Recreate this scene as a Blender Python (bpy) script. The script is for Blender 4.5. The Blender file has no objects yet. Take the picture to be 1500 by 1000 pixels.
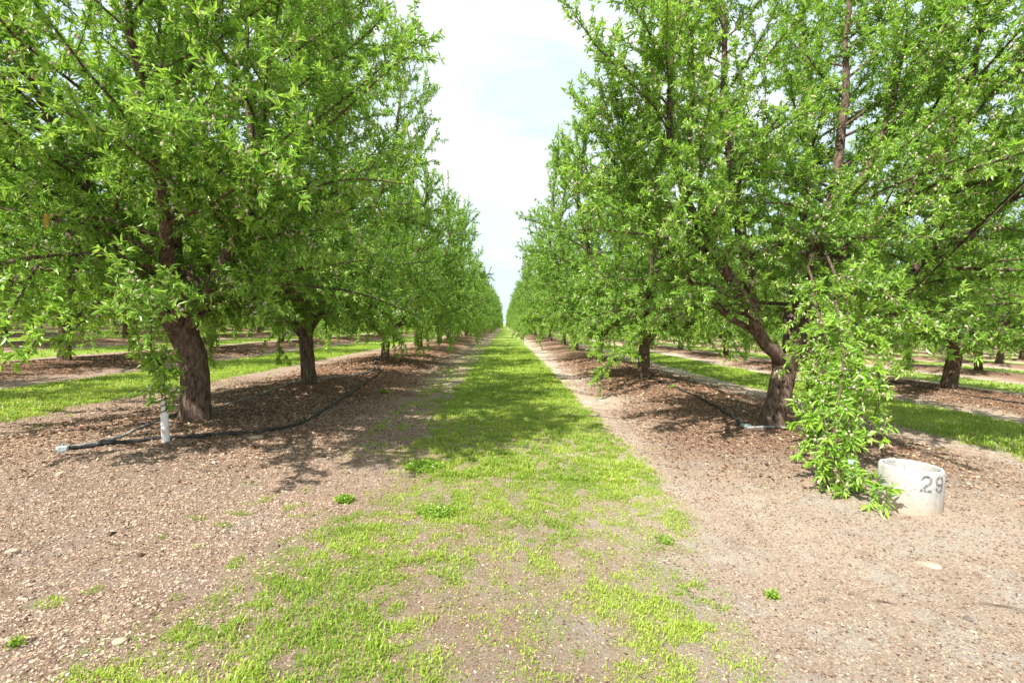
import bpy, math, random
import numpy as np
from mathutils import Vector, Matrix, Euler
R = math.radians
C = bpy.context.scene.collection
scene = bpy.context.scene

# ------------------------------------------------------------------ camera
F = 720.0                                  # focal length in units of a 1500 px wide picture
CAM_H = 1.35
camd = bpy.data.cameras.new('camera'); cam = bpy.data.objects.new('camera', camd); C.objects.link(cam)
camd.sensor_width = 36; camd.lens = F/1500*36; camd.clip_end = 3000; camd.clip_start = 0.05
rot = Matrix.Rotation(R(-0.94), 3, 'Z') @ Matrix.Rotation(R(90-2.04), 3, 'X') @ Matrix.Rotation(R(1.72), 3, 'Z')
cam.matrix_world = Matrix.Translation((0, 0, CAM_H)) @ rot.to_4x4()
scene.camera = cam
ROT = np.array(rot)

def ray(px, py):
    return ROT @ np.array([(px-750)/F, -(py-500)/F, -1.0])
def P(px, py, Y):                          # survey helper: the world point in direction px,py at distance Y down the orchard
    d = ray(px, py); t = Y/d[1]
    return np.array([0, 0, CAM_H]) + d*t

# ------------------------------------------------------------------ noise and ground shape
_rs = np.random.RandomState(7)
_T = _rs.rand(256, 256)
def vn(x, y, s=1.0, o=0):
    x = np.asarray(x, float)/s + 37.3*o + 1000; y = np.asarray(y, float)/s + 11.7*o + 1000
    xi = np.floor(x).astype(int); yi = np.floor(y).astype(int)
    fx = x-xi; fy = y-yi; fx = fx*fx*(3-2*fx); fy = fy*fy*(3-2*fy)
    a = _T[xi & 255, yi & 255]; b = _T[(xi+1) & 255, yi & 255]
    c = _T[xi & 255, (yi+1) & 255]; d = _T[(xi+1) & 255, (yi+1) & 255]
    return (a*(1-fx)+b*fx)*(1-fy)+(c*(1-fx)+d*fx)*fy
def fbm(x, y, s, o=0, n=3):
    r = 0; w = 0
    for k in range(n):
        r = r + vn(x, y, s/2**k, o+k*5)*0.5**k; w += 0.5**k
    return r/w
def ss(a, b, x):
    t = np.clip((np.asarray(x, float)-a)/(b-a), 0, 1); return t*t*(3-2*t)
ROW = 7.08; HALF = ROW/2
def rowdist(x):                            # distance from the nearest tree row
    return np.abs((np.asarray(x, float) % ROW) - HALF)
def gz(x, y):
    x = np.asarray(x, float); y = np.asarray(y, float)
    b = 0.15*np.exp(-(rowdist(x)/1.05)**2)*ss(1.5, 4.6, y)
    near = 1-ss(9, 16, y)
    rut = -.022*np.exp(-((x-1.85+.05*np.sin(y*.8))/.17)**2)-.014*np.exp(-((x+1.5-.06*np.sin(y*.7))/.18)**2)+.012*np.exp(-((x-2.15)/.1)**2)
    return b + rut*(.6+.8*fbm(x, y, .5, 44)) + 0.05*(fbm(x, y, 1.6, 1)-.5) + near*.028*(fbm(x, y, .55, 47)-.5) + near*(0.020*(fbm(x, y, .22, 2)-.5) + 0.014*(vn(x, y, .07, 3)-.5))
def G(px, py, lift=0.0):
    d = ray(px, py); z = 0.1
    for _ in range(8):
        t = (z-CAM_H)/d[2]; p = np.array([0, 0, CAM_H])+d*t
        z = float(gz(p[0], p[1]))
    p[2] = z+lift
    return p
def grass_density(x, y):
    """0..1, how thick the green cover is"""
    x = np.asarray(x, float); y = np.asarray(y, float)
    lane = np.round(x/ROW); u = x-lane*ROW
    mid = (lane == 0)
    n = fbm(x, y, .55, 4, 4); n2 = fbm(x, y, .16, 9, 3)
    lo = np.where(mid, -0.86, -1.15)+0.30*(n-.5); hi = np.where(mid, 1.38, 1.15)+0.30*(n2-.5)
    band = ss(-.16, .16, u-lo)*ss(-.10, .10, hi-u)
    # centre lane in the foreground: patchy
    ypatch = ss(5.2, 7.4, y + 1.2*(n-.5))
    full = band*(0.72+0.28*ss(.3, .5, n2))
    n3 = fbm(x, y, .075, 14, 3)
    le = np.interp(y, [1.5, 1.8, 2.1, 2.5, 3.3, 3.9, 12], [-1.75, -1.58, -1.32, -1.25, -1.15, -.85, -.75])
    re = np.interp(y, [1.8, 2.2, 2.6, 3.4, 4.6, 12], [1.05, 1.10, 1.15, 1.32, 1.42, 1.40])
    wide = ss(-.25, .22, u-le+.5*(n-.5))*ss(-.14, .14, re-u+.3*(n-.5))
    mixn = n*.35+n2*.4+n3*.25
    fg = .38+.48*ss(.41, .58, mixn)+.30*ss(2.7, 4.2, y)
    fl = np.exp(-(((u+.66+.12*(y-2.3))/.34)**2+((y-2.35)/.62)**2)**1.5) + .9*np.exp(-(((u+.62)/.42)**2+((y-1.72)/.22)**2)**1.5)
    fr = np.exp(-(((u-.86)/.30)**2+((y-2.35)/.27)**2)**1.5)
    fg = fg+fl*(.10+.75*ss(.42, .54, mixn))+fr*(.3+.7*ss(.38, .5, mixn))
    fg = fg*(1-0.50*np.exp(-(((u-0.06)/.42)**2+((y-2.1)/.50)**2)**1.5))
    fg = fg*(.35+.65*ss(.34, .52, n3))
    fgd = np.clip(fg, 0, 1)*wide
    dens_l = .45*ss(.45, .62, n2)*ss(-2.6, -1.0, u)*ss(-.5, -.9, u)*ss(4.3, 5.5, y)*np.where(mid, 1, 0)
    tuf = .6*ss(.66, .71, vn(x, y, .10, 71)*.5+n2*.5)*ss(-2.5, -2.0, u)*ss(-1.0, -1.5, u)*ss(4.5, 3.2, y)*np.where(mid, 1, 0)
    sc = tuf+dens_l+ss(.62, .72, n2)*ss(.5, .62, n)*0.22*ss(2.6, 1.6, np.abs(u))*ss(3, 6, y)          # scattered sprigs next to the lanes
    dens = np.where(mid, fgd*(1-ypatch)+full*ypatch, full*ss(2.5, 5, y))
    return np.clip(dens+sc, 0, 1)

# ------------------------------------------------------------------ mesh helpers
def mk_mesh(name, V, quads=None, tris=None, mats=(), mi=None, attrs=None, smooth=False):
    me = bpy.data.meshes.new(name)
    V = np.ascontiguousarray(V, np.float32)
    nq = 0 if quads is None else len(quads); nt = 0 if tris is None else len(tris)
    loops = []
    if nq: loops.append(np.asarray(quads, np.int32).ravel())
    if nt: loops.append(np.asarray(tris, np.int32).ravel())
    loops = np.concatenate(loops)
    me.vertices.add(len(V)); me.vertices.foreach_set('co', V.ravel())
    me.loops.add(len(loops)); me.loops.foreach_set('vertex_index', loops)
    me.polygons.add(nq+nt)
    starts = np.concatenate([np.arange(nq)*4, nq*4+np.arange(nt)*3]).astype(np.int32)
    me.polygons.foreach_set('loop_start', starts)
    if mi is not None: me.polygons.foreach_set('material_index', np.asarray(mi, np.int32))
    me.polygons.foreach_set('use_smooth', np.full(nq+nt, smooth, bool))
    for m in mats: me.materials.append(m)
    for k, a in (attrs or {}).items():
        at = me.attributes.new(k, 'FLOAT', 'POINT'); at.data.foreach_set('value', np.asarray(a, np.float32))
    me.update(calc_edges=True); me.validate()
    return me
def link(name, data, parent=None, loc=None):
    o = bpy.data.objects.new(name, data); C.objects.link(o)
    if parent is not None: o.parent = parent
    if loc is not None: o.location = loc
    return o
def tag(o, label=None, cat=None, group=None, kind=None):
    if label: o['label'] = label
    if cat: o['category'] = cat
    if group: o['group'] = group
    if kind: o['kind'] = kind
    return o
class MB:                                  # collects tubes etc. into one mesh
    def __init__(s): s.V = []; s.Q = []; s.T = []; s.n = 0
    def add(s, V, Q=None, T=None):
        if Q is not None and len(Q): s.Q.append(np.asarray(Q)+s.n)
        if T is not None and len(T): s.T.append(np.asarray(T)+s.n)
        s.V.append(V); s.n += len(V)
    def mesh(s, name, mats, smooth=True):
        V = np.concatenate(s.V)
        return mk_mesh(name, V, np.concatenate(s.Q) if s.Q else None, np.concatenate(s.T) if s.T else None, mats, smooth=smooth)
def tube(mb, pts, rad, k=6, rs=None, rough=0.0, cap=True):
    pts = np.asarray(pts, float); n = len(pts); rad = np.broadcast_to(np.asarray(rad, float), (n,))
    t = np.gradient(pts, axis=0); t /= np.linalg.norm(t, axis=1)[:, None]+1e-9
    up = np.array([0, 0, 1.0]) if abs(t[0][2]) < .9 else np.array([1.0, 0, 0])
    u = np.cross(t[0], up); u /= np.linalg.norm(u)
    a = np.arange(k)/k*2*np.pi; ca = np.cos(a)[:, None]; sa = np.sin(a)[:, None]
    V = np.empty((n, k, 3))
    for i in range(n):
        u = u-t[i]*np.dot(u, t[i]); u /= np.linalg.norm(u)+1e-9
        w = np.cross(t[i], u)
        rr = rad[i]
        if rough: rr = rr*(1+rough*(rs.rand(k, 1)-.5)*2)
        V[i] = pts[i]+(ca*u+sa*w)*rr
    V = V.reshape(-1, 3)
    i = np.arange(n-1)[:, None]*k; j = np.arange(k)[None]; j2 = (j+1) % k
    Q = np.stack([i+j, i+j2, i+k+j2, i+k+j], -1).reshape(-1, 4)
    T = None
    if cap:
        V = np.vstack([V, pts[0], pts[-1]]); jj = np.arange(k)
        T = np.vstack([np.stack([(jj+1) % k, jj, np.full(k, n*k)], -1),
                       np.stack([(n-1)*k+jj, (n-1)*k+(jj+1) % k, np.full(k, n*k+1)], -1)])
    mb.add(V, Q, T)
def smooth_path(ctrl, n):
    c = np.asarray(ctrl, float); c = np.vstack([2*c[0]-c[1], c, 2*c[-1]-c[-2]])
    m = len(c)-3; out = []
    ts = np.linspace(0, m-1e-6, n)
    for t in ts:
        i = int(t); f = t-i; p0, p1, p2, p3 = c[i], c[i+1], c[i+2], c[i+3]
        out.append(.5*((2*p1)+(-p0+p2)*f+(2*p0-5*p1+4*p2-p3)*f*f+(-p0+3*p1-3*p2+p3)*f**3))
    return np.array(out)

# ------------------------------------------------------------------ materials
class NT:
    def __init__(s, name, rough=.8, spec=.3):
        s.m = bpy.data.materials.new(name); s.m.use_nodes = True; s.t = s.m.node_tree; s.t.nodes.clear()
        s.out = s.n('ShaderNodeOutputMaterial'); s.b = s.n('ShaderNodeBsdfPrincipled')
        s.b.inputs['Roughness'].default_value = rough; s.b.inputs['Specular IOR Level'].default_value = spec
        s.l(s.b.outputs[0], s.out.inputs[0])
    def n(s, typ, **kw):
        nd = s.t.nodes.new(typ)
        for k, v in kw.items(): setattr(nd, k, v)
        return nd
    def l(s, a, b): s.t.links.new(a, b)
    def noise(s, scale, detail=4, rough=.6, obj=True, stretch=None):
        tc = s.n('ShaderNodeTexCoord'); nz = s.n('ShaderNodeTexNoise')
        nz.inputs['Scale'].default_value = scale; nz.inputs['Detail'].default_value = detail; nz.inputs['Roughness'].default_value = rough
        src = tc.outputs['Object']
        if stretch:
            mp = s.n('ShaderNodeMapping'); mp.inputs['Scale'].default_value = stretch; s.l(src, mp.inputs[0]); src = mp.outputs[0]
        s.l(src, nz.inputs['Vector']); return nz.outputs['Fac']
    def ramp(s, fac, stops):
        r = s.n('ShaderNodeValToRGB'); e = r.color_ramp.elements
        while len(e) < len(stops): e.new(.5)
        for el, (p, c) in zip(e, stops): el.position = p; el.color = (*c, 1) if len(c) == 3 else c
        s.l(fac, r.inputs[0]); return r.outputs[0]
    def mix(s, fac, a, b, mode='MIX'):
        m = s.n('ShaderNodeMix', data_type='RGBA', blend_type=mode)
        for v, i in ((fac, 0), (a, 6), (b, 7)):
            if hasattr(v, 'node'): s.l(v, m.inputs[i])
            else: m.inputs[i].default_value = v if i == 0 else (*v, 1)
        return m.outputs[2]
    def attr(s, name):
        a = s.n('ShaderNodeAttribute'); a.attribute_name = name; return a.outputs['Fac']
    def bump(s, h, strength=.5, dist=.01):
        b = s.n('ShaderNodeBump'); b.inputs['Strength'].default_value = strength; b.inputs['Distance'].default_value = dist
        s.l(h, b.inputs['Height']); s.l(b.outputs[0], s.b.inputs['Normal'])
    def col(s, c):
        if hasattr(c, 'node'): s.l(c, s.b.inputs['Base Color'])
        else: s.b.inputs['Base Color'].default_value = (*c, 1)
    def translucent(s, c, fac):
        tr = s.n('ShaderNodeBsdfTranslucent'); mx = s.n('ShaderNodeMixShader'); mx.inputs[0].default_value = fac
        if hasattr(c, 'node'): s.l(c, tr.inputs[0])
        else: tr.inputs[0].default_value = (*c, 1)
        s.l(s.b.outputs[0], mx.inputs[1]); s.l(tr.outputs[0], mx.inputs[2]); s.l(mx.outputs[0], s.out.inputs[0])

def leaf_material(name, dark, mid, young, pale):
    k = NT(name, .36, .55)
    c = k.ramp(k.attr('v'), [(0, dark), (.5, mid), (.94, pale), (1, (.46, .40, .13))])
    c = k.mix(k.attr('young'), c, young)
    k.col(c)
    g = k.n('ShaderNodeGamma'); g.inputs[1].default_value = .8; k.l(c, g.inputs[0])
    k.translucent(k.mix(1.0, g.outputs[0], (1.0, 1.05, .55), 'MULTIPLY'), .42)
    return k.m
M_leaf = leaf_material('almond_leaf', (.060, .170, .024), (.145, .340, .038), (.36, .57, .070), (.37, .51, .17))
M_grass = leaf_material('grass_blade', (.16, .29, .024), (.27, .43, .040), (.45, .56, .090), (.54, .53, .20))
M_weed = leaf_material('weed_leaf', (.15, .30, .030), (.23, .40, .040), (.36, .50, .06), (.32, .44, .09))

k = NT('almond_hull', .85, .15); k.col(k.ramp(k.attr('v'), [(0, (.30, .29, .18)), (1, (.50, .43, .35))])); M_nut = k.m

k = NT('bark', .9, .2)
n1 = k.noise(5, 5, .65); n2 = k.noise(30, 6, .75, stretch=(1, 1, .34))
c = k.ramp(n2, [(.38, (.034, .022, .016)), (.48, (.145, .095, .068)), (.64, (.33, .25, .195))])
c = k.mix(k.ramp(n1, [(.42, (0, 0, 0)), (.62, (.40, .40, .40))]), c, (.24, .18, .14))
k.col(c); k.bump(n2, 1.0, .06); M_bark = k.m
k = NT('twig_bark', .85, .2); k.col(k.ramp(k.noise(9, 3), [(.3, (.09, .06, .045)), (.7, (.24, .18, .14))])); M_twig = k.m

# ground: pale soil with hull litter under the rows and a green thatch where the weeds grow
k = NT('orchard_soil', .95, .12)
a_g = k.attr('green'); a_l = k.attr('litter')
nf = k.noise(75, 8, .8); nm = k.noise(9, 5, .6); nb = k.noise(1.3, 4, .55)
soil = k.ramp(nf, [(.28, (.07, .044, .030)), (.47, (.35, .26, .195)), (.62, (.62, .50, .40))])
soil = k.mix(k.ramp(nm, [(.40, (0, 0, 0)), (.66, (.6, .6, .6))]), soil, (.43, .32, .24))
soil = k.mix(k.ramp(nb, [(.45, (0, 0, 0)), (.68, (.5, .5, .5))]), soil, (.37, .30, .245))
lit = k.ramp(nf, [(.32, (.085, .042, .024)), (.52, (.23, .125, .077)), (.7, (.44, .29, .19))])
soil = k.mix(k.ramp(k.noise(2.6, 6, .62), [(.50, (0, 0, 0)), (.66, (.55, .55, .55))]), soil, (.43, .395, .35))
soil = k.mix(k.ramp(k.noise(5.5, 6, .7), [(.36, (.5, .5, .5)), (.48, (0, 0, 0))]), soil, (.27, .19, .135))
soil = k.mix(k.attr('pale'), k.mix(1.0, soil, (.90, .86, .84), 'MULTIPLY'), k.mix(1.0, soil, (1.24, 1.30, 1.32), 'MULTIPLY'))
base = k.mix(a_l, soil, lit)
gr = k.ramp(k.noise(38, 5, .7), [(.33, (.13, .16, .035)), (.5, (.22, .35, .045)), (.68, (.38, .49, .09))])
k.col(k.mix(a_g, base, gr))
k.bump(nf, 1.0, .03); M_soil = k.m
k = NT('soil_clod', .95, .1); k.col(k.ramp(k.attr('v'), [(0, (.08, .050, .033)), (.3, (.235, .160, .110)), (.75, (.42, .308, .228)), (1, (.53, .42, .33))])); M_clod = k.m
k = NT('hull_litter', .9, .15); k.col(k.ramp(k.attr('v'), [(0, (.07, .035, .02)), (.5, (.22, .12, .07)), (.85, (.40, .27, .17)), (1, (.62, .48, .34))])); M_litter = k.m
k = NT('black_hose', .55, .4); k.col(k.ramp(k.noise(14, 5, .7), [(.46, (.014, .014, .016)), (.60, (.045, .043, .042)), (.74, (.30, .28, .26))])); M_hose = k.m
k = NT('grey_hose', .6, .35); k.col(k.ramp(k.noise(22, 5, .7), [(.35, (.10, .10, .10)), (.6, (.36, .35, .34))])); M_hose2 = k.m
k = NT('grey_fitting', .5, .4); k.col(k.ramp(k.noise(25, 3), [(.3, (.20, .27, .27)), (.7, (.42, .47, .46))])); M_fit = k.m
k = NT('white_carton', .7, .3); k.col(k.ramp(k.noise(12, 5), [(.3, (.42, .39, .34)), (.5, (.74, .73, .71))])); M_white = k.m
k = NT('black_tape', .5, .4); k.col((.02, .02, .02)); M_black = k.m
k = NT('concrete', .95, .1)
nc = k.noise(45, 6, .7); nd = k.noise(5, 4)
c = k.ramp(nc, [(.33, (.23, .225, .21)), (.45, (.40, .395, .375)), (.7, (.47, .465, .445))])
c = k.mix(k.ramp(nd, [(.42, (0, 0, 0)), (.65, (.5, .5, .5))]), c, (.33, .31, .26))
sep = k.n('ShaderNodeSeparateXYZ'); tc = k.n('ShaderNodeTexCoord'); k.l(tc.outputs['Object'], sep.inputs[0])
mr = k.n('ShaderNodeMapRange'); mr.inputs[1].default_value = .03; mr.inputs[2].default_value = .15; mr.inputs[3].default_value = .7; mr.inputs[4].default_value = 0
k.l(sep.outputs[2], mr.inputs[0])
c = k.mix(mr.outputs[0], c, (.43, .33, .235)); k.col(c); k.bump(nc, .5, .004); M_conc = k.m
k = NT('stencil_paint', .8, .2); k.col(k.ramp(k.noise(60, 3), [(.42, (.10, .10, .115)), (.6, (.33, .33, .32))])); M_paint = k.m
k = NT('blue_plastic', .5, .4); k.col((.38, .40, .58)); M_blue = k.m
k = NT('yellow_tape', .6, .3); k.col((.42, .30, .05)); k.translucent((.7, .5, .05), .3); M_yel = k.m
k = NT('stone', .9, .2); k.col(k.ramp(k.noise(18, 5), [(.3, (.30, .23, .17)), (.7, (.47, .38, .29))])); k.bump(k.noise(40), .4, .01); M_stone = k.m
k = NT('dark_stone', .9, .2); k.col(k.ramp(k.noise(18, 5), [(.3, (.10, .08, .07)), (.7, (.22, .19, .16))])); M_dstone = k.m

# ------------------------------------------------------------------ ground sheet
def axis(fine0, fine1, step, lo, hi, g=1.06, cap=8):
    mid = list(np.arange(fine0, fine1, step)); a = [mid[0]]; s = step
    while a[-1] > lo: s = min(s*g, cap); a.append(a[-1]-s)
    b = [mid[-1]]; s = step
    while b[-1] < hi: s = min(s*g, cap); b.append(b[-1]+s)
    return np.array(a[:0:-1]+mid+b[1:])
gx = axis(-4.2, 4.4, .026, -420, 420, 1.02, 6); gy = axis(1.1, 6.5, .026, -30, 700, 1.018, 6)
X, Y = np.meshgrid(gx, gy, indexing='xy')
Z = gz(X, Y)
H, W = X.shape
idx = np.arange(H*W).reshape(H, W)
Q = np.stack([idx[:-1, :-1], idx[:-1, 1:], idx[1:, 1:], idx[1:, :-1]], -1).reshape(-1, 4)
def litter_amount(x, y):
    d = rowdist(x); n = fbm(x, y, .8, 21, 4)
    return np.clip(ss(2.2, .9, d+1.5*(n-.5))*ss(3.3, 5.6, y+1.2*(n-.5)+0*x), 0, 1)
gd = grass_density(X, Y)
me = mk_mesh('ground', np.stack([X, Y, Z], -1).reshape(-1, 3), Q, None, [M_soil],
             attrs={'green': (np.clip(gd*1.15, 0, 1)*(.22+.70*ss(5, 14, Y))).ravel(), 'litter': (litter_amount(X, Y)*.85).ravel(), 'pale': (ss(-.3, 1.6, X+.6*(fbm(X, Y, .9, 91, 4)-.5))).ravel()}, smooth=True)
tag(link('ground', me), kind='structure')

# ------------------------------------------------------------------ scattered clods, litter, grass (stuff nobody could count)
rs = np.random.RandomState(11)
def visible(x, y):
    return (np.abs(x/np.maximum(y, .1)) < 1.16)
def basis(n):
    a = rs.normal(size=(n, 3)); a /= np.linalg.norm(a, axis=1)[:, None]; return a
def clods(x, y, size, v, mat, name, label, cat, flat=.6):
    n = len(x)
    O = np.array([[1, 0, 0], [-.5, .87, 0], [-.5, -.87, 0], [.1, .1, .8], [0, 0, -.5], [.35, -.5, .55]])
    O = O[None]+rs.uniform(-.28, .28, (n, 6, 3))
    th = rs.rand(n)*6.28; c, s_ = np.cos(th), np.sin(th)
    S = size[:, None]*rs.uniform(.6, 1.3, (n, 3)); S[:, 2] *= flat
    Vx = O*S[:, None, :]
    V = np.empty_like(Vx); V[..., 0] = Vx[..., 0]*c[:, None]-Vx[..., 1]*s_[:, None]; V[..., 1] = Vx[..., 0]*s_[:, None]+Vx[..., 1]*c[:, None]; V[..., 2] = Vx[..., 2]
    V += np.stack([x, y, gz(x, y)+size*.12], -1)[:, None, :]
    T = np.array([[0, 1, 3], [1, 2, 3], [2, 5, 3], [5, 0, 3], [2, 0, 5], [0, 2, 4], [1, 0, 4], [2, 1, 4]])
    T = (T[None]+np.arange(n)[:, None, None]*6).reshape(-1, 3)
    me = mk_mesh(name, V.reshape(-1, 3), None, T, [mat], attrs={'v': np.repeat(v, 6)})
    return tag(link(name, me), label, cat, kind='stuff')
def scatter(n, x0, x1, y0, y1, ypow=1.0):
    y = y0+(y1-y0)*rs.rand(n)**ypow; x = rs.uniform(x0, x1, n)
    k_ = visible(x, y); return x[k_], y[k_]
x, y = scatter(800000, -6.5, 6.5, 1.4, 8.0, 1.3)
g_ = grass_density(x, y); n_ = fbm(x, y, .5, 33, 3)
left = ss(-.6, -1.8, x)
keep = rs.rand(len(x)) < (1-.75*g_)*(.62+.38*left)*np.where(np.abs(x-.2) < .8, .6, 1)*(.35+.9*n_)
x, y = x[keep], y[keep]; left = left[keep]
size = (.0026+.0062*rs.rand(len(x))**3.0)*(1+.25*left)*np.where(rs.rand(len(x)) < .006, 1+left, 1)*(1+.05*y)
clods(x, y, size, np.clip(rs.rand(len(x))**(1.5-.6*left), 0, 1), M_clod, 'gravel', 'fine pinkish soil clods and gravel strewn over the orchard floor', 'gravel')
# hull litter
x, y = scatter(230000, -13, 13, 3.0, 19, 1.2)
la = litter_amount(x, y); keep = rs.rand(len(x)) < la*.95*(1-.8*grass_density(x, y)); x, y = x[keep], y[keep]
n = len(x); th = rs.rand(n)*6.28; L = rs.uniform(.008, .020, n)*(1+.05*y); Wd = L*rs.uniform(.25, .7, n)
d = np.stack([np.cos(th), np.sin(th), rs.uniform(-.3, .5, n)], -1)*L[:, None]; e = np.stack([-np.sin(th), np.cos(th), rs.uniform(-.6, .6, n)], -1)*Wd[:, None]
c0 = np.stack([x, y, gz(x, y)+.006+.008*rs.rand(n)], -1)
V = np.stack([c0-d, c0+e, c0+d, c0-e+[0, 0, .003]], 1).reshape(-1, 3)
me = mk_mesh('hull_litter', V, np.arange(n*4).reshape(-1, 4), None, [M_litter], attrs={'v': np.repeat(rs.rand(n)**1.3, 4)})
tag(link('hull_litter', me), 'brown almond hulls, twigs and dry leaves littering the ground under the rows', 'litter', kind='stuff')

def blades(x, y, h, w, v, yg, segs=2):
    n = len(x); th = rs.rand(n)*6.28; lean = rs.uniform(.15, 1.0, n)*h
    b = np.stack([x, y, gz(x, y)-.004], -1)
    dr = np.stack([np.cos(th), np.sin(th), np.zeros(n)], -1); sd = np.stack([-np.sin(th), np.cos(th), np.zeros(n)], -1)*w[:, None]*.5
    up = np.array([0, 0, 1.])
    m = b+dr*(lean*.3)[:, None]+up*(h*.6)[:, None]; t = b+dr*lean[:, None]+up*(h*rs.uniform(.7, 1.0, n))[:, None]
    V = np.stack([b-sd*.7, b+sd*.7, m+sd, m-sd, t], 1).reshape(-1, 3)
    i = np.arange(n)[:, None]*5
    return V, i+np.array([[0, 1, 2, 3]]), i+np.array([[3, 2, 4]]), np.repeat(v, 5), np.repeat(yg, 5)
def grass_obj(parts, name, label, cat='grass'):
    Vs, Qs, Ts, vs, ys = [], [], [], [], []; n = 0
    for V, Q_, T_, v, yg in parts:
        Vs.append(V); Qs.append(Q_+n); Ts.append(T_+n); vs.append(v); ys.append(yg); n += len(V)
    me = mk_mesh(name, np.concatenate(Vs), np.concatenate(Qs), np.concatenate(Ts), [M_grass], attrs={'v': np.concatenate(vs), 'young': np.concatenate(ys)})
    return tag(link(name, me), label, cat, kind='stuff')
parts = []
def sow(n, x0, x1, y0, y1, hh, ww, p=1.0, patch=.25):
    x, y = scatter(n, x0, x1, y0, y1, p)
    dn = grass_density(x, y); keep = rs.rand(len(x)) < dn**1.15; x, y = x[keep], y[keep]; dn = dn[keep]
    n = len(x); q = fbm(x, y, .12, 50, 2)
    h = hh*(.45+.8*rs.rand(n))*(.5+.9*q)*(.6+.5*dn); w = ww*rs.uniform(.6, 1.3, n)
    tone = fbm(x, y, .35, 60, 2)
    parts.append(blades(x, y, h, w, np.where(rs.rand(n) < .10, 1.0, np.clip(rs.rand(n)*.75+.25*(tone-.4), 0, .9)), np.clip(ss(.3, .8, tone)*.8+.3*rs.rand(n)-.1, 0, 1)*.8))
sow(125000, -2.1, 1.7, 1.4, 4.6, .030, .0040, 1.15)
sow(130000, -2.1, 1.7, 1.4, 5, .014, .0085, 1.2)
sow(150000, -1.6, 1.8, 4.2, 10, .042, .0065, 1.15)
sow(90000, -1.6, 1.8, 9, 28, .055, .014, 1.3)
sow(150000, -9, -4.6, 4.5, 26, .06, .012, 1.4)
sow(130000, 4.8, 9, 4.0, 24, .06, .012, 1.4)
sow(90000, -24, 24, 12, 40, .07, .026, 1.3)
grass_obj(parts, 'grass', 'low bright green grass and clover growing in strips between the tree rows')

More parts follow.
